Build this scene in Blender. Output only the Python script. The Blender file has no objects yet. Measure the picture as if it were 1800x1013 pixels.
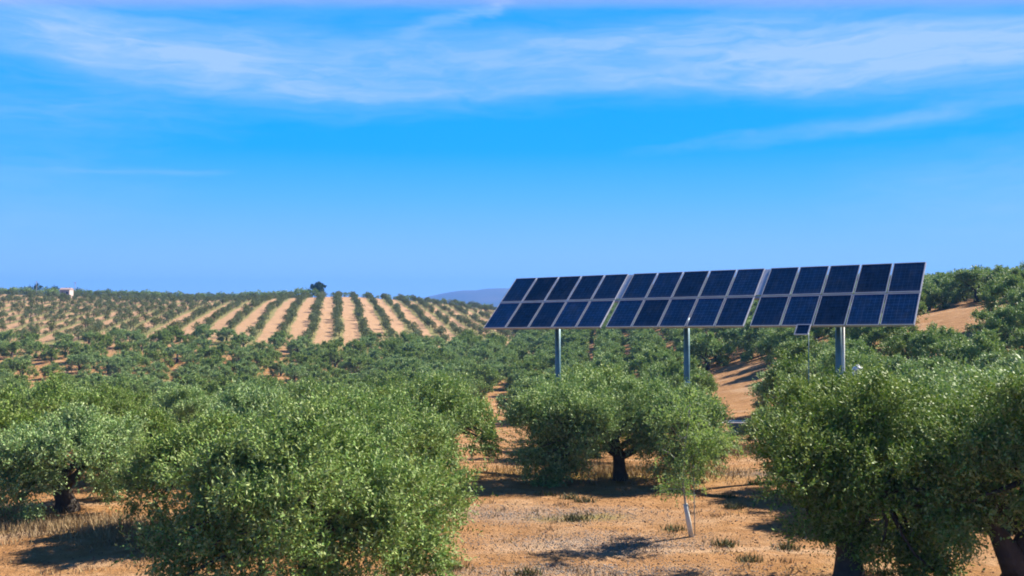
import bpy, math, random
import numpy as np
from mathutils import Vector, Matrix

random.seed(7)
C = bpy.context.scene
COL = C.collection
EYE = 5.7
F = 1680.0            # focal length in photograph pixels (1800 wide)
HOR = 528.0           # eye-level line in the photograph
PITCH = math.atan((HOR - 506.5) / F)

# ------------------------------------------------------------------ camera
cam_d = bpy.data.cameras.new('camera')
cam_d.sensor_width = 36.0
cam_d.lens = 36.0 * F / 1800.0
cam_d.clip_start = 0.1
cam_d.clip_end = 30000
cam = bpy.data.objects.new('camera', cam_d)
COL.objects.link(cam)
cam.location = (0, 0, EYE)
cam.rotation_euler = (math.radians(90) + PITCH, 0, 0)
C.camera = cam

# ------------------------------------------------------------------ exposure
C.view_settings.view_transform = 'Standard'
C.view_settings.look = 'None'
C.view_settings.gamma = 1.0
C.view_settings.use_curve_mapping = False
C.view_settings.exposure = 1.5
EXP = 2 ** 1.5
C.render.engine = 'CYCLES'
C.cycles.use_denoising = True
C.cycles.max_bounces = 6
C.cycles.transparent_max_bounces = 8
C.cycles.volume_bounces = 0
C.cycles.pixel_filter_type = 'BLACKMAN_HARRIS'
C.cycles.filter_width = 1.9

# ------------------------------------------------------------------ sun direction (towards the sun)
SUN_EL = math.radians(40)
SUN_AZ = math.radians(58)      # clockwise from straight ahead (+Y): to the right, a little behind the scene
SUN = Vector((math.sin(SUN_AZ) * math.cos(SUN_EL), math.cos(SUN_AZ) * math.cos(SUN_EL), math.sin(SUN_EL)))
sun_d = bpy.data.lights.new('sun', 'SUN')
sun_d.energy = 4.8
sun_d.angle = math.radians(0.55)
sun_d.color = (1.0, 0.93, 0.82)
sun = bpy.data.objects.new('sun', sun_d)
COL.objects.link(sun)
sun.location = (40, 10, 60)
sun.rotation_euler = (-SUN).to_track_quat('-Z', 'Y').to_euler()

# ------------------------------------------------------------------ node helper
class NT:
    def __init__(self, tree):
        self.t = tree; self.n = tree.nodes; self.l = tree.links
    def new(self, kind, **kw):
        n = self.n.new(kind)
        for k, v in kw.items():
            setattr(n, k, v)
        return n
    def set(self, sock, v):
        if hasattr(v, 'is_linked') or isinstance(v, bpy.types.NodeSocket):
            self.l.new(v, sock)
        else:
            sock.default_value = v
    def m(self, op, a, b=None, c=None, clamp=False):
        n = self.n.new('ShaderNodeMath'); n.operation = op; n.use_clamp = clamp
        self.set(n.inputs[0], a)
        if b is not None: self.set(n.inputs[1], b)
        if c is not None: self.set(n.inputs[2], c)
        return n.outputs[0]
    def add(self, a, b): return self.m('ADD', a, b)
    def sub(self, a, b): return self.m('SUBTRACT', a, b)
    def mul(self, a, b): return self.m('MULTIPLY', a, b)
    def mix(self, f, a, b, mode='MIX'):
        n = self.n.new('ShaderNodeMix'); n.data_type = 'RGBA'; n.blend_type = mode
        self.set(n.inputs[0], f); self.set(n.inputs[6], a); self.set(n.inputs[7], b)
        return n.outputs[2]
    def noise(self, vec, scale, detail=3, rough=0.55, dist=0.0, col=False):
        n = self.n.new('ShaderNodeTexNoise')
        if vec is not None: self.l.new(vec, n.inputs['Vector'])
        n.inputs['Scale'].default_value = scale; n.inputs['Detail'].default_value = detail
        n.inputs['Roughness'].default_value = rough; n.inputs['Distortion'].default_value = dist
        return n.outputs['Color' if col else 'Fac']
    def ramp(self, f, stops, interp='LINEAR'):
        n = self.n.new('ShaderNodeValToRGB'); n.color_ramp.interpolation = interp
        self.set(n.inputs[0], f)
        e = n.color_ramp.elements
        while len(e) < len(stops): e.new(0.5)
        for i, (p, c) in enumerate(stops):
            e[i].position = p; e[i].color = (c[0], c[1], c[2], 1) if isinstance(c, tuple) else (c, c, c, 1)
        return n.outputs[0]
    def smooth(self, v, lo, hi, a=0.0, b=1.0):
        n = self.n.new('ShaderNodeMapRange'); n.interpolation_type = 'SMOOTHSTEP'
        self.set(n.inputs[0], v)
        for i, x in enumerate((lo, hi, a, b)): n.inputs[i + 1].default_value = x
        return n.outputs[0]
    def comb(self, x, y, z=0.0):
        n = self.n.new('ShaderNodeCombineXYZ')
        self.set(n.inputs[0], x); self.set(n.inputs[1], y); self.set(n.inputs[2], z)
        return n.outputs[0]
    def spot(self, x, y, x0, y0, ang, w, t):
        """soft ellipse of half sizes w (along ang) and t"""
        c, s = math.cos(ang), math.sin(ang)
        dx, dy = self.sub(x, x0), self.sub(y, y0)
        p = self.add(self.mul(dx, c / w), self.mul(dy, s / w))
        q = self.add(self.mul(dx, -s / t), self.mul(dy, c / t))
        r = self.add(self.mul(p, p), self.mul(q, q))
        return self.m('EXPONENT', self.mul(r, -1.0))

# ------------------------------------------------------------------ world: clear blue sky with thin cirrus
W = bpy.data.worlds.new('World'); C.world = W; W.use_nodes = True
nt = NT(W.node_tree)
for n in list(nt.n): nt.n.remove(n)
sky = nt.new('ShaderNodeTexSky', sky_type='NISHITA')
sky.sun_disc = False; sky.sun_elevation = SUN_EL; sky.sun_rotation = SUN_AZ
sky.air_density = 1.0; sky.dust_density = 0.4; sky.ozone_density = 2.5
tc = nt.new('ShaderNodeTexCoord')
sep = nt.new('ShaderNodeSeparateXYZ'); nt.l.new(tc.outputs['Generated'], sep.inputs[0])
X, Y, Z = sep.outputs
hyp = nt.m('SQRT', nt.add(nt.mul(X, X), nt.mul(Y, Y)))
v = nt.m('DIVIDE', Z, nt.m('MAXIMUM', hyp, 0.001))          # tangent of the elevation
a = nt.m('ARCTAN2', X, Y)                                    # azimuth, clockwise from straight ahead
elev = nt.m('ARCTANGENT', v)
base = nt.ramp(nt.m('MULTIPLY_ADD', elev, 1.0, 0.05, clamp=True), [
    (0.0, (.42, .66, 1.1)), (0.055, (.37, .645, 1.1)), (0.095, (.285, .60, 1.08)), (0.155, (.115, .52, 1.06)),
    (0.205, (.004, .44, 1.07)), (0.25, (.0, .42, 1.06)), (0.34, (.004, .39, 1.0)), (0.5, (.01, .24, .75)), (0.8, (.01, .14, .5)), (1.0, (.01, .11, .42))])
nish = nt.new('ShaderNodeVectorMath', operation='SCALE'); nt.l.new(sky.outputs[0], nish.inputs[0]); nish.inputs['Scale'].default_value = 0.10
base = nt.mix(0.02, base, nish.outputs[0])
def PA(px): return math.atan((px - 900) / F)
def PV(px, py): return (HOR - py) / math.hypot(F, px - 900)
# fibrous warp
wn = nt.noise(nt.comb(nt.mul(a, 2.2), nt.mul(v, 7.0)), 2.0, 4, 0.6, 0.3, col=True)
wsep = nt.new('ShaderNodeSeparateXYZ'); nt.l.new(wn, wsep.inputs[0])
aw = nt.add(a, nt.mul(nt.sub(wsep.outputs[0], .5), .22))
vw = nt.add(v, nt.mul(nt.sub(wsep.outputs[1], .5), .036))
def streak(px, py, ang, w, t, s):
    return nt.mul(nt.spot(aw, vw, PA(px), PV(px, py), math.radians(ang), w / F, t / F), s)
terms = [streak(300, 100, -9, 400, 42, .30), streak(230, 75, -5, 380, 70, .36), streak(800, 160, 2, 360, 11, .30),
         streak(540, 140, -4, 420, 34, .22), streak(820, 100, -2, 700, 50, .44), streak(1600, 90, -3, 340, 55, .80), streak(1720, 50, 0, 360, 45, .30),
         streak(1500, 217, 5, 360, 14, .34), streak(815, 28, 24, 100, 12, .42), streak(1180, 60, 6, 330, 30, .34),
         streak(240, 302, 1, 110, 6, .24), streak(0, 504, 0, 60, 9, .9),
         streak(1200, 140, -3, 460, 16, .28), streak(60, 185, 0, 300, 45, .28), streak(900, 5, 0, 1500, 24, .20), streak(0, 330, 0, 260, 90, .22), streak(1800, 330, 0, 300, 90, .28)]
cl = terms[0]
for t_ in terms[1:]: cl = nt.add(cl, t_)
# the same kind of cirrus goes on everywhere else in the sky
gen = nt.noise(nt.comb(nt.mul(a, 1.6), nt.mul(elev, 7.0)), 1.7, 5, 0.6, 0.4)
gen = nt.smooth(gen, .50, .80)
outside = nt.smooth(nt.m('ABSOLUTE', a), .55, .8)
above = nt.smooth(elev, .30, .42)
band = nt.smooth(elev, .10, .22)
gen = nt.mul(nt.mul(gen, band), nt.m('MAXIMUM', outside, above))
fib = nt.noise(nt.comb(nt.mul(aw, 5.0), nt.mul(vw, 34.0)), 2.4, 5, 0.62, 0.5)
fib2 = nt.noise(nt.comb(nt.add(nt.mul(aw, 9.0), nt.mul(vw, 22.0)), nt.sub(nt.mul(vw, 40.0), nt.mul(aw, 6.0))), 1.1, 4, 0.6, 0.3)
fibm = nt.smooth(nt.add(nt.mul(fib, .65), nt.mul(fib2, .35)), .28, .72, .5, 1.25)
cl = nt.m('MAXIMUM', nt.sub(nt.m('MINIMUM', nt.mul(nt.add(cl, nt.mul(gen, .6)), fibm), .90), .055), 0.0)
col = nt.mix(cl, base, (.45, .67, 1.08, 1))
vflat = nt.m('DIVIDE', v, nt.m('MAXIMUM', nt.m('COSINE', a), .35))      # a straight band high above
pink = nt.mul(nt.mul(nt.smooth(nt.add(vflat, nt.mul(nt.sub(wsep.outputs[2], .5), .012)), .302, .318), nt.smooth(elev, .5, .34)), .38)
col = nt.mix(pink, col, (.52, .50, .95, 1))
bg = nt.new('ShaderNodeBackground'); nt.l.new(col, bg.inputs[0]); bg.inputs[1].default_value = 1.0 / EXP
wo = nt.new('ShaderNodeOutputWorld'); nt.l.new(bg.outputs[0], wo.inputs[0])

# ------------------------------------------------------------------ materials
def mat(name):
    m_ = bpy.data.materials.new(name); m_.use_nodes = True
    return m_, NT(m_.node_tree), m_.node_tree.nodes['Principled BSDF']

def simple(name, rgb, rough=.5, metal=0.0, var=.12, scale=6.0, bump=0.0):
    m_, t, p = mat(name)
    tc_ = t.new('ShaderNodeTexCoord')
    nz = t.noise(tc_.outputs['Object'], scale, 4, .6)
    f = t.smooth(nz, .3, .7, 1 - var, 1 + var)
    vs = t.new('ShaderNodeVectorMath', operation='SCALE'); vs.inputs[0].default_value = [q * .72 for q in rgb]; t.l.new(f, vs.inputs['Scale'])
    t.l.new(vs.outputs[0], p.inputs['Base Color'])
    t.l.new(t.smooth(nz, .3, .7, rough - .08, rough + .1), p.inputs['Roughness'])
    p.inputs['Metallic'].default_value = metal
    if bump:
        b = t.new('ShaderNodeBump'); b.inputs['Distance'].default_value = bump; b.inputs['Strength'].default_value = .8
        t.l.new(t.noise(tc_.outputs['Object'], scale * 3, 5, .65), b.inputs['Height']); t.l.new(b.outputs[0], p.inputs['Normal'])
    return m_

def leaf_mat(name, dark, mid, light, silver, trans=.22):
    m_, t, p = mat(name)
    g = t.new('ShaderNodeNewGeometry'); oi = t.new('ShaderNodeObjectInfo'); tc_ = t.new('ShaderNodeTexCoord')
    dark, mid, light, silver = [tuple(q * 1.0 for q in c_) for c_ in (dark, mid, light, silver)]
    c = t.ramp(g.outputs['Random Per Island'], [(0, dark), (.38, mid), (.60, mid), (1, light)])
    cln = t.noise(tc_.outputs['Object'], 1.3, 3, .6)
    c = t.mix(t.smooth(cln, .46, .70, 0, .40), c, (light[0] * 1.1, light[1] * 1.1, light[2] * .9, 1))
    c = t.mix(t.mul(g.outputs['Backfacing'], .65), c, (*silver, 1))
    hs = t.new('ShaderNodeHueSaturation'); t.l.new(c, hs.inputs['Color'])
    t.l.new(t.m('MULTIPLY_ADD', oi.outputs['Random'], .018, .494), hs.inputs['Hue'])
    t.l.new(t.m('MULTIPLY_ADD', oi.outputs['Random'], -.3, 1.15), hs.inputs['Saturation'])
    t.l.new(t.m('MULTIPLY_ADD', oi.outputs['Random'], .35, .85), hs.inputs['Value'])
    t.l.new(hs.outputs[0], p.inputs['Base Color'])
    p.inputs['Roughness'].default_value = .55
    p.inputs['Specular IOR Level'].default_value = .13
    tr = t.new('ShaderNodeBsdfTranslucent'); t.l.new(t.mix(1.0, hs.outputs[0], (1.3, 1.5, .6, 1), 'MULTIPLY'), tr.inputs[0])
    mx = t.new('ShaderNodeMixShader'); mx.inputs[0].default_value = trans
    t.l.new(p.outputs[0], mx.inputs[1]); t.l.new(tr.outputs[0], mx.inputs[2])
    t.l.new(mx.outputs[0], t.n['Material Output'].inputs[0])
    return m_

LEAF = leaf_mat('olive_leaves', (.022, .070, .012), (.155, .250, .055), (.33, .38, .145), (.26, .30, .15), .11)
LEAF_H = leaf_mat('young_olive_leaves', (.04, .06, .018), (.10, .125, .036), (.20, .22, .09), (.20, .22, .12), .12)
LEAF_Y = leaf_mat('sapling_leaves', (.08, .15, .04), (.15, .24, .07), (.24, .30, .12), (.30, .33, .2), .3)
LEAF_D = leaf_mat('oak_leaves', (.02, .05, .025), (.035, .075, .035), (.05, .1, .045), (.06, .1, .06), .1)
BARK = simple('olive_bark', (.075, .06, .046), .9, 0, .35, 5, .03)
GUARD = simple('tree_guard_white', (.75, .76, .70), .5, 0, .1, 9)
STEEL = simple('galvanised_steel', (.12, .25, .31), .45, .2, .12, 4)
ALU = simple('aluminium', (.62, .62, .66), .4, .1, .06, 3)
RACK = simple('rack_steel', (.42, .40, .44), .5, .1, .1, 3)
BLUE = simple('blue_paint_and_sheen', (.02, .13, .24), .4, 0, .15, 4)
WHITE = simple('white_paint_and_sunlit', (.98, .98, .96), .55, 0, .08, 4)
GREY = simple('grey_box', (.30, .36, .38), .5, 0, .1, 4)
RENDERW = simple('house_plaster', (.62, .50, .46), .8, 0, .08, 1)
TILE = simple('house_roof_tiles', (.50, .34, .28), .8, 0, .15, 2)
DARKG = simple('dark_window', (.02, .025, .03), .2, 0, .05, 2)
WOODP = simple('weathered_pole', (.45, .42, .38), .8, 0, .15, 3)
STRAW = simple('dry_straw', (.42, .29, .14), .8, 0, .3, .8)
WEED = simple('weed_green', (.12, .14, .035), .7, 0, .3, .8)
CLOD = simple('soil_clods', (.25, .13, .065), .95, 0, .3, 2)
PEBB = simple('pale_litter', (.29, .25, .22), .9, 0, .35, 2)

# PV glass: dark blue cells with fine bright fingers and busbars, cell grid printed under the glass
PV, t, p = mat('pv_glass')
tc_ = t.new('ShaderNodeTexCoord'); s_ = t.new('ShaderNodeSeparateXYZ'); t.l.new(tc_.outputs['Object'], s_.inputs[0])
def lines(sock, pitch, width, off=0.0):
    f_ = t.m('FRACT', t.add(t.m('DIVIDE', sock, pitch), off))
    d_ = t.m('ABSOLUTE', t.sub(f_, .5))
    return t.smooth(d_, .5 - width / pitch, .5 - width / pitch * .3)
gx = lines(s_.outputs[0], .157, .006, .5); gy = lines(s_.outputs[1], .157, .006, .5)
bus = lines(s_.outputs[0], .157 / 3, .0022, .5)
cell = t.new('ShaderNodeTexWhiteNoise'); cell.noise_dimensions = '2D'
oi = t.new('ShaderNodeObjectInfo')
t.l.new(t.comb(t.add(t.m('FLOOR', t.add(t.m('DIVIDE', s_.outputs[0], .157), .0)), t.mul(oi.outputs['Random'], 97.0)), t.m('FLOOR', t.m('DIVIDE', s_.outputs[1], .157))), cell.inputs['Vector'])
cc = t.mix(cell.outputs['Value'], (.001, .015, .040, 1), (.002, .024, .072, 1))
cc = t.mix(t.mul(bus, .4), cc, (.04, .08, .17, 1))
cc = t.mix(t.mul(t.m('MAXIMUM', gx, gy), .7), cc, (.05, .09, .18, 1))
vr = t.new('ShaderNodeVectorMath', operation='SCALE'); t.l.new(cc, vr.inputs[0]); t.l.new(t.m('MULTIPLY_ADD', oi.outputs['Random'], 1.0, .6), vr.inputs['Scale'])
dust = t.mul(t.smooth(t.noise(t.comb(t.mul(s_.outputs[0], 3.0), s_.outputs[1], t.mul(oi.outputs['Random'], 40)), 1.4, 4, .6), .45, .8), .10)
dust = t.add(dust, t.mul(t.smooth(s_.outputs[1], -.5, -.78), .07))
cc = t.mix(dust, vr.outputs[0], (.20, .18, .15, 1))
t.l.new(cc, p.inputs['Base Color'])
p.inputs['Roughness'].default_value = .2; p.inputs['Specular IOR Level'].default_value = .25

# ------------------------------------------------------------------ terrain
PY = np.array([-9000, -50, 28, 36, 48, 60, 80, 100, 130, 160, 194, 240, 300, 345, 375, 420, 520, 700, 1200, 2500, 9500.])
PZ = np.array([0, 0, 0, -.35, -1.5, -2.9, -5.0, -6.3, -7.2, -6.2, -2.8, 1.0, 4.9, 6.7, 7.1, 6.0, 0, -16, -45, -60, -60.])
HXx = np.array([-9000, -260, -205, -170, -135, -110, -87, -64, -40, -22, -8, 15, 60, 9000.])
HXf = np.array([1.0, 1.12, 1.12, 1.01, .91, .88, .97, 1.05, .92, .76, .60, .40, .30, .30])
_ty = np.linspace(-400, 2600, 3001)
_tz = np.interp(_ty, PY, PZ)
_k = np.exp(-np.linspace(-2, 2, 25) ** 2); _k /= _k.sum()
_tz = np.convolve(np.pad(_tz, 12, mode='edge'), _k, 'valid')
_tx = np.linspace(-600, 600, 1201); _tf = np.interp(_tx, HXx, HXf)
_k2 = np.exp(-np.linspace(-2, 2, 31) ** 2); _k2 /= _k2.sum()
_tf = np.convolve(np.pad(_tf, 15, mode='edge'), _k2, 'valid')
def ss(x):
    x = np.clip(x, 0, 1); return x * x * (3 - 2 * x)
def terrain(x, y):
    x = np.asarray(x, float); y = np.asarray(y, float)
    b = np.where(y > 2600, np.interp(y, PY, PZ), np.interp(y, _ty, _tz))
    f = np.interp(x, _tx, _tf)
    z = np.where((y > 130) & (y < 700), -7.2 + (b + 7.2) * f, b)
    w_ = ss((y - 480) / 220); z = z * (1 - w_) + b * w_
    R = 12.9 * ss((x + 4) / 66) * ss((y - 31) / 64) * (1 - ss((y - 260) / 300)) * (1 - ss((x - 200) / 300))
    z = z + R
    r = np.hypot(x, y)
    z = z + .10 * np.sin(x * .31 + 1.3) * np.sin(y * .27) * ss((r - 10) / 40) + .5 * np.sin(x * .043 + y * .02) * ss((r - 120) / 100)
    z = z + .035 * np.sin(x * 1.7 + .6 * y) * np.sin(y * 1.3 - .3 * x) * np.clip(1 - r / 90, 0, 1)
    return z
def gz(x, y): return float(terrain(x, y))
def ground_d(px, py):
    d = 15.0
    while d < 300:
        if HOR + (EYE - gz((px - 900) / F * d, d)) / d * F <= py: return d
        d += .1
    return d

def mesh_obj(name, verts, faces, mats, parent=None, mat_idx=None, smooth=False, loc=None):
    me = bpy.data.meshes.new(name)
    verts = np.asarray(verts, dtype=np.float32)
    if isinstance(faces, np.ndarray):
        nf, k = faces.shape
        me.vertices.add(len(verts)); me.vertices.foreach_set('co', verts.ravel())
        me.loops.add(nf * k); me.loops.foreach_set('vertex_index', faces.astype(np.int32).ravel())
        me.polygons.add(nf); me.polygons.foreach_set('loop_start', np.arange(0, nf * k, k, dtype=np.int32))
        me.update(calc_edges=True)
    else:
        me.from_pydata(verts.tolist(), [], faces)
    for m_ in (mats if isinstance(mats, (list, tuple)) else [mats]): me.materials.append(m_)
    if mat_idx is not None: me.polygons.foreach_set('material_index', np.asarray(mat_idx, dtype=np.int32))
    if smooth: me.polygons.foreach_set('use_smooth', np.ones(len(me.polygons), dtype=bool))
    o = bpy.data.objects.new(name, me); COL.objects.link(o)
    if parent is not None: o.parent = parent
    if loc is not None: o.location = loc
    return o

def tag(o, label=None, cat=None, group=None, kind=None):
    if label: o['label'] = label
    if cat: o['category'] = cat
    if group: o['group'] = group
    if kind: o['kind'] = kind
    return o
def empty(name, loc, label, cat, group=None, rz=0.0, scale=None):
    o = bpy.data.objects.new(name, None); COL.objects.link(o); o.location = loc; o.rotation_euler = (0, 0, rz)
    o.empty_display_size = .3
    if scale: o.scale = scale
    return tag(o, label, cat, group)

# polar ground sheet round the viewer's place: fine near, coarse far
ang = np.concatenate([np.radians(np.arange(-42, 42, .34)), np.radians(np.arange(46, 314, 4))])
rad = np.concatenate([[0.0, 4, 8], np.arange(11, 60, .35), 60 * np.exp(np.arange(0, 2.05, .0085)), 60 * np.exp(np.arange(2.06, 4.90, .05))])
rad = np.append(rad[rad < 4800], 4800.0)
A_, R_ = np.meshgrid(ang, rad)
gxv, gyv = R_ * np.sin(A_), R_ * np.cos(A_)
gzv = terrain(gxv, gyv)
V = np.stack([gxv, gyv, gzv], -1).reshape(-1, 3)
na, nr = len(ang), len(rad)
i, j = np.meshgrid(np.arange(nr - 1), np.arange(na), indexing='ij')
j2 = (j + 1) % na
Fq = np.stack([i * na + j, (i + 1) * na + j, (i + 1) * na + j2, i * na + j2], -1).reshape(-1, 4)[:, ::-1]
SOIL, t, p = mat('orchard_soil')
g = t.new('ShaderNodeNewGeometry'); sp = t.new('ShaderNodeSeparateXYZ'); t.l.new(g.outputs['Position'], sp.inputs[0])
x, y = sp.outputs[0], sp.outputs[1]
pos = g.outputs['Position']
n1 = t.noise(pos, .35, 5, .6); n2 = t.noise(pos, 1.7, 5, .65); n3 = t.noise(pos, 9, 5, .7); n4 = t.noise(pos, .03, 3, .5)
nx = t.noise(t.comb(t.mul(x, .35), t.mul(y, 1.3)), 1.0, 5, .62)        # tilled along the rows' cross direction
c = t.ramp(n2, [(.28, (.17, .080, .034)), (.45, (.27, .135, .060)), (.60, (.33, .175, .088)), (.75, (.40, .24, .14))])
c = t.mix(t.smooth(nx, .45, .62, 0, .55), c, (.30, .14, .058, 1))
c = t.mix(t.smooth(n1, .52, .68, 0, .6), c, (.42, .27, .18, 1))
c = t.mix(t.smooth(n3, .50, .72, 0, .35), c, (.15, .078, .036, 1))
c = t.mix(t.mul(t.smooth(nx, .56, .70, 0, .55), t.smooth(n3, .4, .6)), c, (.24, .17, .06, 1))
nd = t.noise(pos, .8, 4, .6, col=True); nds = t.new('ShaderNodeSeparateXYZ'); t.l.new(nd, nds.inputs[0])
xw = t.add(x, t.mul(t.sub(nds.outputs[0], .5), 2.6)); yw = t.add(y, t.mul(t.sub(nds.outputs[1], .5), 1.8))
speck = t.smooth(n3, .42, .60, .25, 1.0)
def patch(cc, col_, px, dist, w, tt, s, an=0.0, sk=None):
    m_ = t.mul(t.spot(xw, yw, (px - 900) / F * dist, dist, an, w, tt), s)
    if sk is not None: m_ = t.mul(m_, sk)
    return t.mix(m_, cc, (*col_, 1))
grey = (.26, .20, .18)
c = patch(c, grey, 930, 25.6, 3.4, 1.0, .95, 0, speck); c = patch(c, grey, 1060, 22.6, 2.8, .9, .95, 0, speck); c = patch(c, (.27, .22, .20), 1000, 20.2, 3.0, .5, .7, 0, speck)
c = patch(c, (.25, .19, .16), 1340, 33, 2.5, 1.0, .6, 0, speck)
c = patch(c, (.33, .24, .06), 1080, 32.8, 3.2, 1.6, .85); c = patch(c, (.26, .20, .055), 140, 24.2, 3.0, .8, .6)
c = patch(c, (.20, .17, .05), 1020, 25.2, 1.0, .35, .7); c = patch(c, (.36, .22, .08), 1310, 40, 2.6, 1.6, .7)
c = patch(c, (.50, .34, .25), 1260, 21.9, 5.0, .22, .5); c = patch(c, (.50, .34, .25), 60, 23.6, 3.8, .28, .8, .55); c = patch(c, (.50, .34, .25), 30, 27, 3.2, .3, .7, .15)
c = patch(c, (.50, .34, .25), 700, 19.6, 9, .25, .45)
# far hill: paler soil, green weeds in the tree lines
hm = t.mul(t.smooth(y, 165, 200), t.smooth(x, 25, 0))
rowc = t.add(t.mul(t.sub(x, -60.0), .9838), t.mul(t.sub(y, 200.0), .1794))
rw = t.add(rowc, t.add(t.mul(t.sub(n1, .5), 1.6), t.mul(t.sub(n4, .5), 3.0)))
fr = t.m('ABSOLUTE', t.sub(t.m('FRACT', t.add(t.m('DIVIDE', rw, 5.8), .5)), .5))
pale = t.ramp(n2, [(.3, (.27, .155, .09)), (.7, (.39, .24, .155))])
pale = t.mix(t.smooth(n1, .5, .7, 0, .5), pale, (.43, .275, .185, 1))
pale = t.mix(t.smooth(t.noise(pos, .9, 5, .75), .5, .68, 0, .6), pale, (.24, .13, .08, 1))
pale = t.mix(t.smooth(fr, .25, .12, 0, .8), pale, (.15, .155, .055, 1))
c = t.mix(hm, c, pale)
beyond = t.smooth(t.m('SQRT', t.add(t.mul(x, x), t.mul(y, y))), 420, 900)
fld = t.ramp(t.noise(pos, .004, 3, .6), [(.35, (.08, .10, .06)), (.5, (.22, .20, .12)), (.65, (.32, .28, .21))])
c = t.mix(beyond, c, fld)
sc = t.new('ShaderNodeVectorMath', operation='SCALE'); sc.inputs['Scale'].default_value = 1.12; t.l.new(t.mix(1.0, c, (.95, .97, .84, 1), 'MULTIPLY'), sc.inputs[0]); c = sc.outputs[0]
t.l.new(c, p.inputs['Base Color']); p.inputs['Roughness'].default_value = .95; p.inputs['Specular IOR Level'].default_value = .1
bp = t.new('ShaderNodeBump'); bp.inputs['Distance'].default_value = .16; bp.inputs['Strength'].default_value = 1.0
t.l.new(t.add(t.mul(n3, .5), t.add(t.mul(n2, .7), t.mul(t.noise(pos, 30, 4, .7), .18))), bp.inputs['Height']); t.l.new(bp.outputs[0], p.inputs['Normal'])
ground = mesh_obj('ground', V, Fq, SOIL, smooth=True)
tag(ground, kind='structure')

# far blue hills across the plain
HILLM, t, p = mat('far_hill_cover')
g = t.new('ShaderNodeNewGeometry')
c = t.ramp(t.noise(g.outputs['Position'], .0035, 4, .6), [(.35, (.015, .025, .02)), (.55, (.035, .04, .03)), (.7, (.08, .07, .06))])
t.l.new(c, p.inputs['Base Color']); p.inputs['Roughness'].default_value = 1
def hills(seed, y0, y1, prof):
    rng = np.random.default_rng(seed)
    xs = np.arange(-4500, 4500, 50.0); ys = np.linspace(y0, y1, 16)
    XX, YY = np.meshgrid(xs, ys)
    h = np.interp(xs, [q[0] for q in prof], [q[1] for q in prof])
    for k_ in range(5):
        h = h + rng.normal() * 4 / (k_ + 1) * np.sin(xs * .0013 * (k_ + 1) * 1.7 + rng.uniform(0, 6))
    cs = np.sin(np.linspace(0, np.pi, 16))[:, None]
    ZZ = -62 + (h[None, :] + 62) * cs + rng.normal(0, 1.5, XX.shape) * cs
    VV = np.stack([XX, YY, ZZ], -1).reshape(-1, 3); n_ = len(xs)
    a_, b_ = np.meshgrid(np.arange(15), np.arange(n_ - 1), indexing='ij')
    FF = np.stack([a_ * n_ + b_, a_ * n_ + b_ + 1, (a_ + 1) * n_ + b_ + 1, (a_ + 1) * n_ + b_], -1).reshape(-1, 4)
    o = mesh_obj('distant_hills', VV, FF, HILLM, smooth=True); tag(o, kind='structure')
hills(3, 3300, 4400, [(-4500, -15), (-900, -20), (-360, 8), (-230, 34), (-60, 47), (700, 50), (1300, 88), (2200, 96), (4500, 60)])
hills(5, 2500, 3100, [(-4500, -45), (-800, -45), (-300, -30), (100, -22), (1000, -10), (4500, 0)])

# ------------------------------------------------------------------ tree builders
def tube(path, sides=8, wob=.12, rng=None, cap=True):
    """path: list of (x,y,z,r) -> verts, faces (quads as lists)"""
    P_ = np.array(path, float); n_ = len(P_)
    vs, fs = [], []
    for k_ in range(n_):
        d = P_[min(k_ + 1, n_ - 1), :3] - P_[max(k_ - 1, 0), :3]; d /= np.linalg.norm(d) + 1e-9
        up = np.array([0, 0, 1.]) if abs(d[2]) < .9 else np.array([0, 1., 0])
        s1 = np.cross(d, up); s1 /= np.linalg.norm(s1); s2 = np.cross(d, s1)
        for s_k in range(sides):
            th = 2 * math.pi * s_k / sides
            rr = P_[k_, 3] * (1 + (rng.uniform(-wob, wob) if rng is not None else 0))
            vs.append(P_[k_, :3] + rr * (math.cos(th) * s1 + math.sin(th) * s2))
    for k_ in range(n_ - 1):
        for s_k in range(sides):
            a0 = k_ * sides + s_k; a1 = k_ * sides + (s_k + 1) % sides
            fs.append([a0, a0 + sides, a1 + sides, a1])
    if cap:
        fs.append([k_ for k_ in range(sides)]); fs.append([(n_ - 1) * sides + k_ for k_ in range(sides)][::-1])
    return vs, fs
def bend(p0, p1, r0, r1, n_, rng, amp=.12, sag=0.0):
    p0, p1 = np.array(p0, float), np.array(p1, float); out = []
    L = np.linalg.norm(p1 - p0); ph = rng.uniform(0, 6, 3)
    for k_ in range(n_ + 1):
        s = k_ / n_; q = p0 * (1 - s) + p1 * s
        q = q + amp * L * np.sin(s * math.pi) * np.array([math.sin(ph[0] + s * 3), math.sin(ph[1] + s * 3), .3 * math.sin(ph[2]) + sag])
        out.append((*q, r0 * (1 - s) + r1 * s))
    return out
def joinvf(parts):
    vs, fs, o_ = [], [], 0
    for v_, f_ in parts:
        vs += list(v_); fs += [[i_ + o_ for i_ in q] for q in f_]; o_ += len(v_)
    return vs, fs

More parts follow.
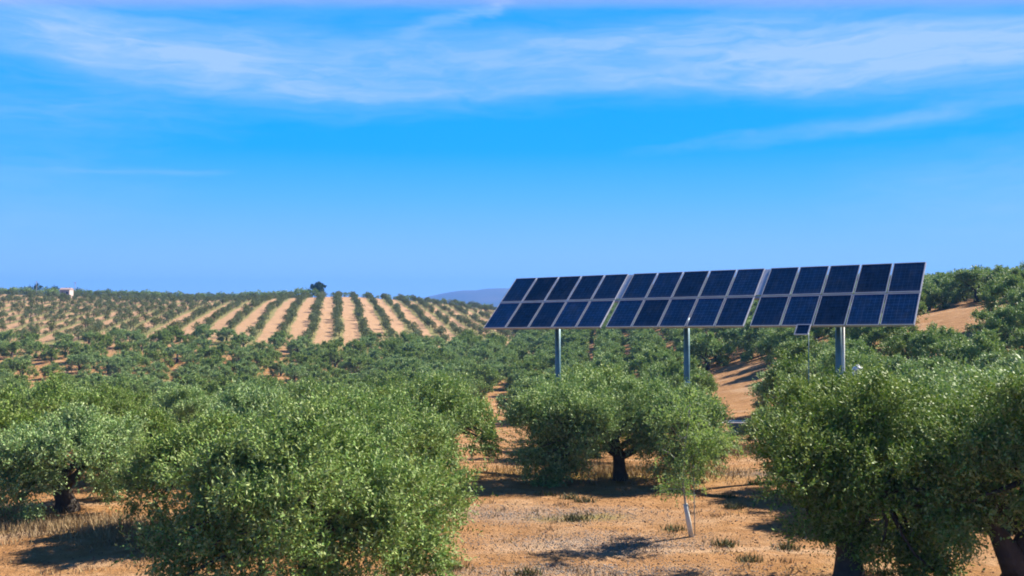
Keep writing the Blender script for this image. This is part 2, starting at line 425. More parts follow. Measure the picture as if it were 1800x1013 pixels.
def leaves(rng, lobes, n_leaf, L, w_, per=8, droop_below=1.4, twig=.32, upb=.55):
    """sprigs of leaves through the shells of the lobes; returns verts, quads"""
    lb = np.array(lobes, float)                       # x,y,z,rx,rz
    area = lb[:, 3] ** 1.2 * (lb[:, 3] + lb[:, 4]); pr = area / area.sum()
    nt_ = n_leaf // per
    k_ = rng.choice(len(lb), nt_, p=pr)
    d = rng.normal(size=(nt_, 3)); d /= np.linalg.norm(d, axis=1)[:, None]
    d[:, 2] = np.where(d[:, 2] < -.2, d[:, 2] * rng.choice([1, -1], nt_, p=[.6, .4]), d[:, 2])
    # sub-clumps: pull directions together so the lobe surface breaks into tufts
    r = rng.uniform(.30, 1.0, nt_) ** .55
    r *= 1 + .22 * np.sin(d[:, 0] * 7 + k_ * 1.7) * np.sin(d[:, 1] * 7 + k_) * np.sin(d[:, 2] * 6 + k_ * .6)
    P0 = lb[k_, :3] + d * r[:, None] * np.stack([lb[k_, 3], lb[k_, 3], lb[k_, 4]], -1)
    if nt_ > 300:                                     # twigs gather in tufts, with gaps between them
        ng = max(20, nt_ // 26); g_ = rng.integers(0, ng, nt_); keep = rng.uniform(size=nt_) < .86
        o_ = rng.uniform(0, 6, 6)
        def fld_(q): return np.sin(3.0 * q[:, 0] + o_[0]) * np.sin(2.8 * q[:, 1] + o_[1]) * np.sin(3.3 * q[:, 2] + o_[2]) + .45 * np.sin(6.3 * q[:, 0] + o_[3]) * np.sin(5.9 * q[:, 1] + o_[4]) * np.sin(6.7 * q[:, 2] + o_[5])
        fv = fld_(P0[:ng]); good = np.nonzero(fv > -.12)[0]
        g_ = good[rng.integers(0, len(good), nt_)]
        P0 = np.where(keep[:, None], P0[g_] + rng.normal(size=(nt_, 3)) * np.array([.135, .135, .115]) * (twig / .32), P0)
        d = np.where(keep[:, None], d[g_] * .8 + rng.normal(size=(nt_, 3)) * .25, d)
    up = np.array([0, 0, 1.0])
    td = d * .75 + up * upb + rng.normal(size=(nt_, 3)) * .38
    low = P0[:, 2] < droop_below
    td[low, 2] -= 1.15 * rng.uniform(.4, 1.0, low.sum())
    td /= np.linalg.norm(td, axis=1)[:, None]
    tl = twig * rng.uniform(.5, 1.5, nt_)
    # leaves along each twig
    s = (np.arange(per) + .5) / per
    B = P0[:, None, :] + td[:, None, :] * (tl[:, None] * s[None, :])[:, :, None]
    sidev = np.cross(td[:, None, :], rng.normal(size=(nt_, per, 3)))
    sidev /= np.linalg.norm(sidev, axis=2)[:, :, None] + 1e-9
    ld = td[:, None, :] * .65 + sidev * .8
    ld /= np.linalg.norm(ld, axis=2)[:, :, None]
    wd = np.cross(ld, rng.normal(size=(nt_, per, 3)) * .7 + up * 1.0); wd /= np.linalg.norm(wd, axis=2)[:, :, None] + 1e-9
    ll = L * rng.uniform(.6, 1.25, (nt_, per, 1)); ww = w_ * rng.uniform(.7, 1.2, (nt_, per, 1))
    nrm = np.cross(ld, wd)
    v0 = B; v1 = B + ld * ll * .45 + wd * ww * .5 + nrm * ll * .05; v2 = B + ld * ll; v3 = B + ld * ll * .45 - wd * ww * .5 + nrm * ll * .05
    Vv = np.stack([v0, v1, v2, v3], 2).reshape(-1, 3)
    Ff = np.arange(len(Vv)).reshape(-1, 4)
    return Vv, Ff

def dome_lobes(rng, rad_, h, n_, skirt=.8, rl=.23, low=.9):
    """uneven umbrella crown: n_ lobes over a dome, some of them hanging to the ground like old olives"""
    out = []
    for k_ in range(n_):
        rho = math.sqrt((k_ + .5) / n_); az = k_ * 2.39996 + rng.uniform(-.4, .4)
        rr = rad_ * (1 - rl * .9) * rho * rng.uniform(.85, 1.12)
        q = rad_ * rl * rng.uniform(.65, 1.35)
        z = h * (.80 - .34 * rho ** 2.2) * rng.uniform(.80, 1.10) - .05
        out.append((rr * math.cos(az), rr * math.sin(az), z, q, q * rng.uniform(.8, 1.1)))
        if rho > .72 and rng.uniform() < skirt:
            zl = rng.uniform(low, max(low + .2, h * .45))
            out.append((rr * 1.02 * math.cos(az + .15), rr * 1.02 * math.sin(az + .15), zl, q * .78, q * 1.05))
    return out

PROTO = {}
def make_tree(root, seed, lobes, n_leaf, L, w_, h, trunk_r=.26, sides=9, leafm=None, split=None, twigs=True, per=8, whole=False, droop=1.4, twig=.32):
    """trunk, limbs and crown under root"""
    rng = np.random.default_rng(seed)
    leafm = leafm or LEAF
    lv, lf = leaves(rng, lobes, n_leaf, L, w_, per, droop, twig)
    fork = (rng.uniform(-.12, .12), rng.uniform(-.12, .12), h * .24 if split is None else split)
    tp = [(0, 0, -.25, trunk_r * 1.5), (0, 0, .08, trunk_r * 1.25), (fork[0] * .5, fork[1] * .5, fork[2] * .5, trunk_r * .95), (*fork, trunk_r * 1.0), (fork[0], fork[1], fork[2] + .25, trunk_r * .6)]
    tv, tf = tube(tp, sides, .16, rng)
    if whole:                                            # far trees: one mesh
        o = [(tv, tf)]
        lim = [lobes[k_] for k_ in range(0, len(lobes), max(1, len(lobes) // 3))][:3]
        for q in lim: o.append(tube(bend(fork, q[:3], trunk_r * .5, .04, 3, rng), 5, 0, None))
        v_, f_ = joinvf(o)
        nv = len(v_); F_all = [tuple(q) for q in f_] + [tuple(q) for q in (lf + nv)]
        return np.concatenate([np.array(v_), lv]), F_all, [0] * len(f_) + [1] * len(lf)
    tr_o = mesh_obj('trunk', tv, tf, BARK, root, smooth=True)
    nl = min(5, max(3, len(lobes) // 7))
    big = sorted(range(len(lobes)), key=lambda q: -lobes[q][2])
    mains = []
    for b_ in range(nl):
        az = b_ * 2 * math.pi / nl + rng.uniform(-.4, .4)
        rr = max(abs(np.array(lobes)[:, 0]).max(), .5) * .38
        e = (rr * math.cos(az), rr * math.sin(az), h * .55 * rng.uniform(.85, 1.1)); mains.append(e)
    used = [[] for _ in mains]
    for q in lobes:
        k_ = min(range(nl), key=lambda m_: (mains[m_][0] - q[0]) ** 2 + (mains[m_][1] - q[1]) ** 2)
        used[k_].append(q)
    for k_, e in enumerate(mains):
        parts_ = [tube(bend((fork[0], fork[1], fork[2] - .05), e, trunk_r * .62, trunk_r * .28, 6, rng, .16), max(5, sides - 2), .12, rng)]
        if twigs:
            for q in used[k_]:
                mid = np.array(e) * .9 + np.array(fork) * .1
                parts_.append(tube(bend(mid, (q[0], q[1], q[2] + q[4] * .2), trunk_r * .22, .015, 4, rng, .14, .25), 5, .0, None))
        v_, f_ = joinvf(parts_)
        mesh_obj('branch', v_, f_, BARK, root, smooth=True)
    mesh_obj('crown', lv, lf, leafm, root)
    return root
def copy_tree(src, loc, rz, scale, label, cat, group=None):
    r = src.copy(); COL.objects.link(r); r.location = loc; r.rotation_euler = (0, 0, rz); r.scale = scale
    r['label'] = label; r['category'] = cat
    if group: r['group'] = group
    elif 'group' in r: del r['group']
    for ch in list(src.children):
        k_ = ch.copy(); COL.objects.link(k_); k_.parent = r
    return r
def at(px, d): return ((px - 900) / F * d, d)

# ------------------------------------------------------------------ near olive trees, one by one
def local_lobes(rng, spec, bx, by, ppm, depth):
    out = []
    for (px, py, r_) in spec:
        q = r_ / ppm
        out.append(((px - bx) / ppm, rng.uniform(-depth, depth * .5), (by - py) / ppm, q, q * rng.uniform(.9, 1.15)))
    return out
NB = []       # occupied spots (x, y, radius)
def near_tree(px, d, h, rad_, seed, label, lobes=None, n=60000, tr=.27, split=None, L=.088, w_=.037, nl=26, skirt=.8, droop=1.4, low=.9, rot=0.0):
    x_, y_ = at(px, d); z_ = gz(x_, y_)
    rng = np.random.default_rng(seed)
    if lobes is None: lobes = dome_lobes(rng, rad_, h, nl, skirt, low=low)
    root = empty('olive_tree', (x_, y_, z_), label, 'olive tree', 'olive trees of the near orchard', rot)
    make_tree(root, seed, lobes, n, L, w_, h, tr, 10, split=split, droop=droop)
    NB.append((x_, y_, rad_))
    return root
rng = np.random.default_rng(11)
ppm = F / 31.2
mid_spec = [(940, 775, 34), (955, 805, 26), (975, 780, 34), (1000, 800, 26), (1010, 770, 36), (930, 735, 36), (985, 740, 42), (935, 705, 32), (970, 695, 36), (1025, 690, 38),
            (1085, 685, 38), (1140, 695, 38), (1195, 705, 36), (1238, 720, 34), (1252, 755, 32), (1215, 760, 38), (1160, 755, 42), (1140, 790, 26),
            (1190, 795, 34), (1235, 790, 28), (1050, 735, 44), (1105, 735, 38), (1045, 775, 24), (1010, 720, 44), (1180, 725, 44), (1100, 705, 42), (1060, 705, 42), (1170, 810, 22), (925, 800, 18)]
mid_l = local_lobes(rng, mid_spec, 1090, 838, ppm, 1.3)
mid_l += [(q[0] * .95, -1.1 + rng.uniform(-.2, .3), q[2] * .97, q[3], q[4]) for q in mid_l if (q[0] < -1.1 or q[0] > .9) and q[2] < 2.6]
mid_l += [((px - 1090) / ppm, -.9, (838 - py) / ppm, .55, .55) for px, py in ((1035, 735), (1066, 748), (1112, 742), (1150, 750), (1160, 775))]
mid_l = [(q[0], q[1], q[2] * (.94 if q[2] > 1.8 else 1), q[3], q[4]) for q in mid_l]
mid_l += [(a_ * .9, b_ + 1.6, c_ - .2, d_ * 1.1, e_) for (a_, b_, c_, d_, e_) in mid_l if c_ > 1.8][:9]
near_tree(1090, 31.2, 3.4, 3.4, 101, 'broad olive tree with a bare trunk in the middle, behind the white-guarded sapling', mid_l, 125000, .21, .8, L=.095, w_=.040)
ppm = F / 19.5
t2_spec = [(1385, 790, 50), (1400, 850, 48), (1445, 770, 56), (1455, 860, 58), (1505, 745, 54), (1530, 840, 60), (1480, 925, 46), (1515, 960, 30), (1585, 790, 60), (1625, 745, 50),
           (1665, 800, 48), (1640, 860, 46), (1560, 730, 50), (1440, 735, 42), (1370, 760, 36), (1625, 950, 40), (1610, 1000, 44), (1580, 890, 44), (1430, 925, 36), (1690, 755, 40), (1500, 810, 60), (1350, 835, 30), (1660, 905, 30)]
t2_l = local_lobes(rng, t2_spec, 1490, 1025, ppm, 1.3)
t2_l += [(q[0] + rng.uniform(-.15, .15), rng.uniform(-.9, .7), q[2], q[3] * .95, q[4]) for q in t2_l if q[2] < 2.1 for _ in (0, 1)]
t2_l = [(q[0], q[1], q[2] * (.95 if q[2] > 2.4 else 1), q[3], q[4]) for q in t2_l]
t2_l += [(a_ * .9, b_ + 1.3, c_ + .05, d_ * 1.1, e_) for (a_, b_, c_, d_, e_) in t2_l if c_ > 2.0][:10]
near_tree(1490, 19.5, 3.9, 2.3, 102, 'dark olive tree at the right, its foliage hanging to the soil in two tongues', t2_l, 112000, .25, 1.0)
near_tree(548, 17.6, 3.75, 2.95, 103, 'largest olive tree, filling the lower left foreground with foliage down to the ground', None, 140000, .3, None, nl=34, skirt=1.0, low=.45)
forked = near_tree(1785, 18.3, 4.5, 2.35, 104, 'olive tree with a thick forked dark trunk at the right edge', None, 92000, .33, .80, nl=24, skirt=.25, low=2.75, droop=2.3)
for path_ in ([(.0, -.05, .45, .27), (-.30, -.15, .95, .21), (-.62, -.25, 1.45, .16), (-.72, -.3, 2.1, .13), (-.95, -.3, 2.8, .08)], [(.05, 0, .6, .25), (.18, -.1, 1.3, .19), (.10, -.15, 2.0, .14), (.3, -.1, 2.9, .08)]):
    tv, tf = tube(path_, 10, .14, np.random.default_rng(4)); mesh_obj('branch', tv, tf, BARK, forked, smooth=True)
near_tree(640, 25.0, 3.35, 2.8, 105, 'tall olive tree rising right behind the largest foreground olive', None, 62000, .27, L=.10, w_=.042)
near_tree(365, 23.6, 3.0, 2.0, 106, 'olive tree directly behind the left shoulder of the largest foreground olive', None, 52000, .25, L=.10, w_=.042)
near_tree(120, 26.2, 2.85, 2.3, 107, 'rounded olive tree at the left above the shaded pale track', None, 60000, .25, L=.10, w_=.042, skirt=.9, low=.6)
near_tree(1620, 26.0, 3.75, 2.6, 108, 'olive tree rising behind the dark one that hangs in two tongues', None, 60000, .26, L=.10, w_=.042)
near_tree(1478, 29.0, 3.5, 1.95, 109, 'olive tree below the foot of the right panel mast, left of its pale blotch', None, 50000, .25, L=.10, w_=.042)

# mid distance prototypes (30 to 75 m)
MID = []
def tree_scale(h_rng):
    return h_rng
hand = [(-30, 30.5, .85, 'olive tree cut by the left edge of the picture, nearest there'), (240, 31.5, .76, 'olive tree behind the gap left of the biggest foreground olive'), (1362, ground_d(1362, 784), .52, 'small dark olive tree on a thin trunk beside the blue trough'),
        (1720, 32, 1.12, 'olive tree behind and left of the forked trunk at the right edge'), (1870, 27, 1.12, 'olive tree cut by the right edge, behind the forked trunk'), (1560, 34.5, 1.02, 'olive tree just right of the right panel mast'),
        (440, 33, .85, 'olive tree left of the tall one behind the biggest olive'), (770, 32.5, .86, 'olive tree left of the dirt lane, its right side lit'),
        (1690, 41, 1.05, 'olive tree on the rise, second behind the forked trunk')]
spots = []
for (px, d, s, lab) in hand:
    x_, y_ = at(px, d); spots.append((x_, y_, s, lab, None, 'mid')); NB.append((x_, y_, 2.6))
NB.append((*at(1308, ground_d(1308, 762)), 2))
# regular planting beyond
def seg_d(px_, py_, a_, b_):
    ax, ay = a_; bx, by = b_; dx, dy = bx - ax, by - ay
    s = max(0, min(1, ((px_ - ax) * dx + (py_ - ay) * dy) / (dx * dx + dy * dy)))
    return math.hypot(px_ - ax - s * dx, py_ - ay - s * dy)
LANES = [((-.5, 22), (-.9, 60), 3.8), ((-.9, 60), (-2.0, 130), 2.9), ((8.4, 30), (10.2, 46), 4.0), ((10.2, 46), (20.5, 88), 2.9), ((20.5, 88), (23, 104), 2.0)]
BARE = []
for px, py, br in ((1690, 560, 3.6), (1705, 548, 3.8), (140, 612, 4.0), (12, 645, 5.0), (60, 585, 4.5), (250, 585, 4.0)):
    dq = ground_d(px, py); BARE.append((*at(px, dq), br))
for dq in range(72, 106, 5): BARE.append((*at(1690, dq), 2.6 + (dq - 72) * .03))
for dq in range(76, 94, 5): BARE.append((*at(1455, dq), 1.9))
r2 = random.Random(5)
th = math.radians(6)
masts = []
def young_zone(x_, y_): return x_ < 2 and y_ > 193 + 0.10 * max(0, -60 - x_) + .35 * max(0, x_ + 30)
grid = []
SPC = 5.8
for iu in range(-70, 70):
    for iv in range(0, 60):
        u_, v_ = iu * SPC + r2.uniform(-.6, .6), 33 + iv * SPC + r2.uniform(-.6, .6)
        x_ = u_ * math.cos(th) - (v_ - 33) * math.sin(th) * -1 + 2.9; y_ = v_ - u_ * math.sin(th) * .8
        if y_ < 33 or y_ > 330 or abs(x_) > .64 * y_ + 3: continue
        if any(math.hypot(x_ - q[0], y_ - q[1]) < (4.7 if y_ < 60 else 4.2) for q in NB): continue
        if any(seg_d(x_, y_, L_[0], L_[1]) < L_[2] for L_ in LANES): continue
        if any(math.hypot(x_ - b_[0], y_ - b_[1]) < b_[2] for b_ in BARE): continue
        if young_zone(x_, y_) or (y_ > 215 and x_ > 0 and False): continue
        if y_ > 105 and x_ < -.14 * y_ and r2.random() < .25: continue
        grid.append((x_, y_))
LM = [(110, 'by the left picture edge'), (260, 'below the tiny pink house'), (420, 'below the left end of the hill stripes'), (520, 'left of the line below the lone crest tree'),
      (620, 'straight below the lone crest tree'), (740, 'right of the line below the lone crest tree'), (850, 'below the right end of the striped hill'), (945, 'beside the dirt lane left of the left mast'),
      (1030, 'at the left mast'), (1170, 'between the left and middle masts'), (1255, 'at the middle mast'), (1350, 'beside the dirt gap right of the middle mast'), (1440, 'below the single small panel'),
      (1520, 'at the right mast'), (1630, 'under the right end of the panels'), (1750, 'around the bare orange patch on the slope'), (9999, 'by the right picture edge')]
BD = [(50, 'near'), (66, 'second'), (90, 'middle'), (125, 'far'), (999, 'farthest')]
def zone(x_, y_):
    px = 900 + x_ / y_ * F; dd_ = math.hypot(x_, y_)
    w_ = next(t_ for q, t_ in LM if px < q); b_ = next(t_ for q, t_ in BD if dd_ < q)
    return f'olive tree in the {b_} ranks {w_}', f'{b_} ranks of olives {w_}'
grid.sort(key=lambda q: q[0] ** 2 + q[1] ** 2)
print('grid trees', len(grid), file=__import__('sys').stderr)
NIND = 280
def crown_scale(x_, y_):
    far_ = min(1, max(0, (y_ - 30) / 40)); left_ = 1 if x_ < -.12 * y_ else .7
    return r2.uniform(.80, 1.12) * (1 - (.16 * far_ if x_ < -.14 * y_ else 0) - (.10 if x_ < 0 and y_ < 80 else 0))
for q in grid[:NIND]:
    lab, grp = zone(*q)
    spots.append((q[0], q[1], crown_scale(*q), lab, grp, None))
protos = {'mid': [], 'low': [], 'far': []}
park = []
for k_ in range(5):
    rg = np.random.default_rng(300 + k_)
    protos['mid'].append((300 + k_, dome_lobes(rg, 2.75, 3.35, 24, .95, rl=.26, low=.5), 30000, .13, .060))
for k_ in range(4):
    rg = np.random.default_rng(400 + k_)
    protos['low'].append((400 + k_, dome_lobes(rg, 2.8, 3.35, 20, 1.0, rl=.27, low=.45), 22000, .165, .078))
for k_ in range(4):
    rg = np.random.default_rng(500 + k_)
    protos['far'].append((500 + k_, dome_lobes(rg, 2.9, 3.25, 15, 1.0, rl=.30, low=.45), 11000, .23, .115))
built = {}
farmesh = {}
for n_, (x_, y_, s, lab, grp, kind_) in enumerate(spots):
    d = math.hypot(x_, y_)
    key = 'mid' if d < 52 or kind_ == 'mid' else 'low' if d < 100 else 'far'
    idx = n_ % len(protos[key]); sd, lob, nn, L_, w_ = protos[key][idx]
    loc = (x_, y_, gz(x_, y_) - .05); rz = r2.uniform(0, 6.28); sc_ = (s * r2.uniform(.93, 1.08), s * r2.uniform(.93, 1.08), s * r2.uniform(.9, 1.08))
    if key == 'far':
        if idx not in farmesh:
            v_, f_, mi = make_tree(None, sd, lob, nn, L_, w_, 3.45, .26, 6, whole=True, twig=.4)
            o = mesh_obj('olive_tree', v_, f_, [BARK, LEAF], mat_idx=mi); farmesh[idx] = o
        else:
            o = farmesh[idx].copy(); COL.objects.link(o)
        o.location = loc; o.rotation_euler = (0, 0, rz); o.scale = sc_
        tag(o, lab, 'olive tree', grp)
    elif (key, idx) not in built:
        root = empty('olive_tree', loc, lab, 'olive tree', grp or 'olive trees of the near orchard', rz, sc_)
        make_tree(root, sd, lob, nn, L_, w_, 3.45, .26, 8 if key == 'mid' else 6, twigs=(key == 'mid'), twig=.36)
        built[(key, idx)] = root
    else:
        copy_tree(built[(key, idx)], loc, rz, sc_, lab, 'olive tree', grp or 'olive trees of the near orchard')

# the remaining far orchard trees: one object
def grove(name, pts, sources, label):
    """points on the ground, a tree of one of the source kinds on each of them"""
    rb = random.Random(9)
    me = bpy.data.meshes.new(name)
    me.from_pydata([(x_, y_, gz(x_, y_) - .05) for x_, y_, _ in pts], [], [])
    for nm, vals in (('turn', [rb.uniform(0, 6.28) for _ in pts]), ('size', [q[2] for q in pts]), ('sort', [float(rb.randrange(len(sources))) for _ in pts])):
        at_ = me.attributes.new(nm, 'FLOAT', 'POINT'); at_.data.foreach_set('value', vals)
    o = bpy.data.objects.new(name, me); COL.objects.link(o)
    ng = bpy.data.node_groups.new(name, 'GeometryNodeTree')
    ng.interface.new_socket('Geometry', in_out='INPUT', socket_type='NodeSocketGeometry')
    ng.interface.new_socket('Geometry', in_out='OUTPUT', socket_type='NodeSocketGeometry')
    N_, L_ = ng.nodes, ng.links
    gi = N_.new('NodeGroupInput'); go = N_.new('NodeGroupOutput'); jn = N_.new('GeometryNodeJoinGeometry')
    def attr(nm):
        q = N_.new('GeometryNodeInputNamedAttribute'); q.data_type = 'FLOAT'; q.inputs['Name'].default_value = nm
        return q.outputs['Attribute']
    tn, sz, so = attr('turn'), attr('size'), attr('sort')
    cx_ = N_.new('ShaderNodeCombineXYZ'); L_.new(tn, cx_.inputs[2])
    for k_, src in enumerate(sources):
        oi_ = N_.new('GeometryNodeObjectInfo'); oi_.inputs['Object'].default_value = src; oi_.inputs['As Instance'].default_value = True
        cmp_ = N_.new('FunctionNodeCompare'); cmp_.data_type = 'FLOAT'; cmp_.operation = 'EQUAL'
        L_.new(so, cmp_.inputs[0]); cmp_.inputs[1].default_value = float(k_); cmp_.inputs['Epsilon'].default_value = .3
        ip = N_.new('GeometryNodeInstanceOnPoints')
        L_.new(gi.outputs[0], ip.inputs['Points']); L_.new(cmp_.outputs[0], ip.inputs['Selection']); L_.new(oi_.outputs['Geometry'], ip.inputs['Instance'])
        L_.new(cx_.outputs[0], ip.inputs['Rotation']); L_.new(sz, ip.inputs['Scale'])
        L_.new(ip.outputs[0], jn.inputs[0])
    L_.new(jn.outputs[0], go.inputs[0])
    md = o.modifiers.new('trees', 'NODES'); md.node_group = ng
    tag(o, label, None, None, 'stuff'); return o
rest = [(q[0], q[1], crown_scale(*q)) for q in grid[NIND:]]
grove('far_olive_grove', rest, list(farmesh.values()), 'mass of the farthest olive trees in the valley and over the right rise')

# ------------------------------------------------------------------ young olives in rows on the striped hill
rowsp, inrow = 5.8, 3.0
tdir = (-.1794, .9838); ndir = (.9838, .1794)
young = []
r3 = random.Random(21)
for ir in range(-42, 20):
    for it in range(-16, 68):
        u_ = ir * rowsp; w__ = it * inrow + r3.uniform(-.5, .5)
        x_ = -60 + ndir[0] * u_ + tdir[0] * w__ + r3.uniform(-.7, .7); y_ = 200 + ndir[1] * u_ + tdir[1] * w__
        n_off = 1.1 * math.sin(y_ * .035 + x_ * .02)
        if not young_zone(x_, y_) or y_ > 385 or abs(x_) > .64 * y_: continue
        if r3.random() < .13: continue
        young.append((x_ , y_, r3.uniform(.42, 1.08)))
young.sort(key=lambda q: q[0] ** 2 + q[1] ** 2)
print('young', len(young))
yv = []
for k_ in range(4):
    rg = np.random.default_rng(700 + k_); lob = dome_lobes(rg, 1.25, 2.2, 8, .0, rl=.42, low=.6)
    v_, f_, mi = make_tree(None, 700 + k_, lob, 900, .24, .12, 2.2, .09, 5, whole=True, per=6, droop=.6, twig=.25); yv.append((v_, f_, mi))
ym = {}
for n_, (x_, y_, s) in enumerate(young[:285]):
    k_ = n_ % 4
    if k_ not in ym: o = mesh_obj('young_olive_tree', yv[k_][0], yv[k_][1], [BARK, LEAF_H], mat_idx=yv[k_][2]); ym[k_] = o
    else: o = ym[k_].copy(); COL.objects.link(o)
    o.location = (x_, y_, gz(x_, y_) - .05); o.rotation_euler = (0, 0, r3.uniform(0, 6.28)); o.scale = (s, s, s * r3.uniform(.85, 1.1))
    px = 900 + x_ / y_ * F
    side = next(t_ for q, t_ in ((60, 'at the left picture edge'), (120, 'below the tiny pink house'), (190, 'right of the line below the pink house'), (260, 'where the left stripes lie flattest'), (330, 'left of the slanting stripes'), (390, 'in the slanting stripes'), (450, 'left of the steepest stripes'), (530, 'left of the lone crest tree'), (600, 'below the lone crest tree'), (680, 'right of the lone crest tree'), (770, 'where the stripes bend right'), (9999, 'at the right end, beside the panels')) if px < q)
    tag(o, f'small young olive low on the striped hill, {side}', 'young olive tree', f'young olives low on the hill, {side}')
grove('young_olive_rows', young[285:], list(ym.values()), 'farther rows of young olive trees running up the striped hill to its crest')

# crest: taller bushes and trees along the skyline, a lone oak on top
def crest_pt(px, d): x_ = (px - 900) / F * d; return x_, d
cm = []
for k_ in range(3):
    rg = np.random.default_rng(900 + k_); lob = dome_lobes(rg, 2.3, 2.8, 8, .8, rl=.4, low=.5)
    v_, f_, mi = make_tree(None, 900 + k_, lob, 900, .42, .22, 2.8, .12, 5, whole=True, per=6, twig=.3)
    cm.append((v_, f_, mi))
cobj = {}
def crest_tree(px, d, s, n_, label, group, leafm=LEAF, sz=1.0, name='hedge_tree', cat='tree'):
    x_, y_ = crest_pt(px, d); key = (n_ % 3, leafm.name)
    if key not in cobj: v_, f_, mi = cm[n_ % 3]; o = mesh_obj(name, v_, f_, [BARK, leafm], mat_idx=mi); cobj[key] = o
    else: o = cobj[key].copy(); COL.objects.link(o); o.name = name
    o.location = (x_, y_, gz(x_, y_) - .1); o.scale = (s, s, s * sz); o.rotation_euler = (0, 0, n_ * 1.7)
    return tag(o, label, cat, group)
k_ = 0
for px in range(425, 560, 9):
    crest_tree(px + r3.uniform(-3, 3), 366 + r3.uniform(-8, 8), r3.uniform(.95, 1.35), k_, 'dark bushy tree in the belt left of the lone round crest tree', 'bushy trees left of the lone crest tree'); k_ += 1
for px in range(-40, 425, 10):
    crest_tree(px + r3.uniform(-4, 4), 372 + r3.uniform(-6, 6), r3.uniform(.65, 1.15), k_, 'low hedge tree on the left skyline of the striped hill', 'hedge trees on the left skyline'); k_ += 1
for px in range(585, 870, 11):
    crest_tree(px + r3.uniform(-4, 4), 372 + r3.uniform(-6, 6), r3.uniform(.35, .75), k_, 'small row-end tree on the crest right of the lone round tree', 'small trees on the right part of the crest'); k_ += 1
for px, s in ((52, 1.0), (66, 1.2), (82, .9), (97, 1.05), (122, .85), (136, .9)):
    crest_tree(px, 384, s * .85, k_, 'dark conifer-like tree on the left skyline around the small pink house', 'dark trees around the small house', LEAF_D, 1.5); k_ += 1
x_, y_ = crest_pt(560, 370)
rg = np.random.default_rng(77); lob = dome_lobes(rg, 2.2, 4.2, 12, .6, rl=.42, low=1.4)
root = empty('oak_tree', (x_, y_, gz(x_, y_)), 'lone dark round tree standing highest on the crest of the striped hill', 'tree')
make_tree(root, 77, lob, 9000, .34, .19, 4.4, .22, 6, leafm=LEAF_D, twigs=False, twig=.3)
root.scale = (1.35, 1.35, 1.6)

# ------------------------------------------------------------------ small box builder
def boxes(name, bs, m_, parent=None, loc=None, basis=None, bevel=0.0):
    vs, fs, o_ = [], [], 0
    for (cx, cy, cz, sx, sy, sz) in bs:
        for dx in (-.5, .5):
            for dy in (-.5, .5):
                for dz in (-.5, .5): vs.append((cx + dx * sx, cy + dy * sy, cz + dz * sz))
        for q in ((0, 1, 3, 2), (4, 6, 7, 5), (0, 4, 5, 1), (2, 3, 7, 6), (0, 2, 6, 4), (1, 5, 7, 3)): fs.append([o_ + i_ for i_ in q])
        o_ += 8
    o = mesh_obj(name, vs, fs, m_, parent, loc=loc)
    if bevel:
        bv = o.modifiers.new('bevel', 'BEVEL'); bv.width = bevel; bv.segments = 2
    return o

# ------------------------------------------------------------------ solar tables on masts
cp, sp_ = math.cos(PITCH), math.sin(PITCH)
def c2w(c_):        # camera (right, down, forward) direction to world
    r_, d_, f_ = c_; u_ = -d_
    return Vector((r_, f_ * cp - u_ * sp_, f_ * sp_ + u_ * cp))
TW = 16.35
U = c2w((.84576, -.02909, -.53277)).normalized()
Vv_ = c2w((.40712, -.61229, .67775)); Vv_ = (Vv_ - U * Vv_.dot(U)).normalized()
N = U.cross(Vv_).normalized()
TH = TW / 4.927
O = Vector((0, 0, EYE)) + c2w(((850 - 900) / F, (577 - 506) / F, 1.0)) * (2.37457 * TW)
GAP = .24
TBL = (TW - 2 * GAP) / 3
PW = (TBL - 4 * .045) / 5; PH = (TH - .085) / 2
BAS = Matrix((U, Vv_, N)).transposed().to_4x4()
def panel_frame_mesh(w_, h_, t_=.042, dp=.04):
    o = [(0, -h_ / 2 + t_ / 2, 0, w_, t_, dp), (0, h_ / 2 - t_ / 2, 0, w_, t_, dp), (-w_ / 2 + t_ / 2, 0, 0, t_, h_ - 2 * t_, dp), (w_ / 2 - t_ / 2, 0, 0, t_, h_ - 2 * t_, dp)]
    return o
gl_me = fr_me = None
labs = ['left one of the three tilted solar panel tables on masts, farthest away', 'middle one of the three tilted solar panel tables, its mast rising behind the broad olive', 'right one of the three tilted solar panel tables, its mast with an added sunlit strip']
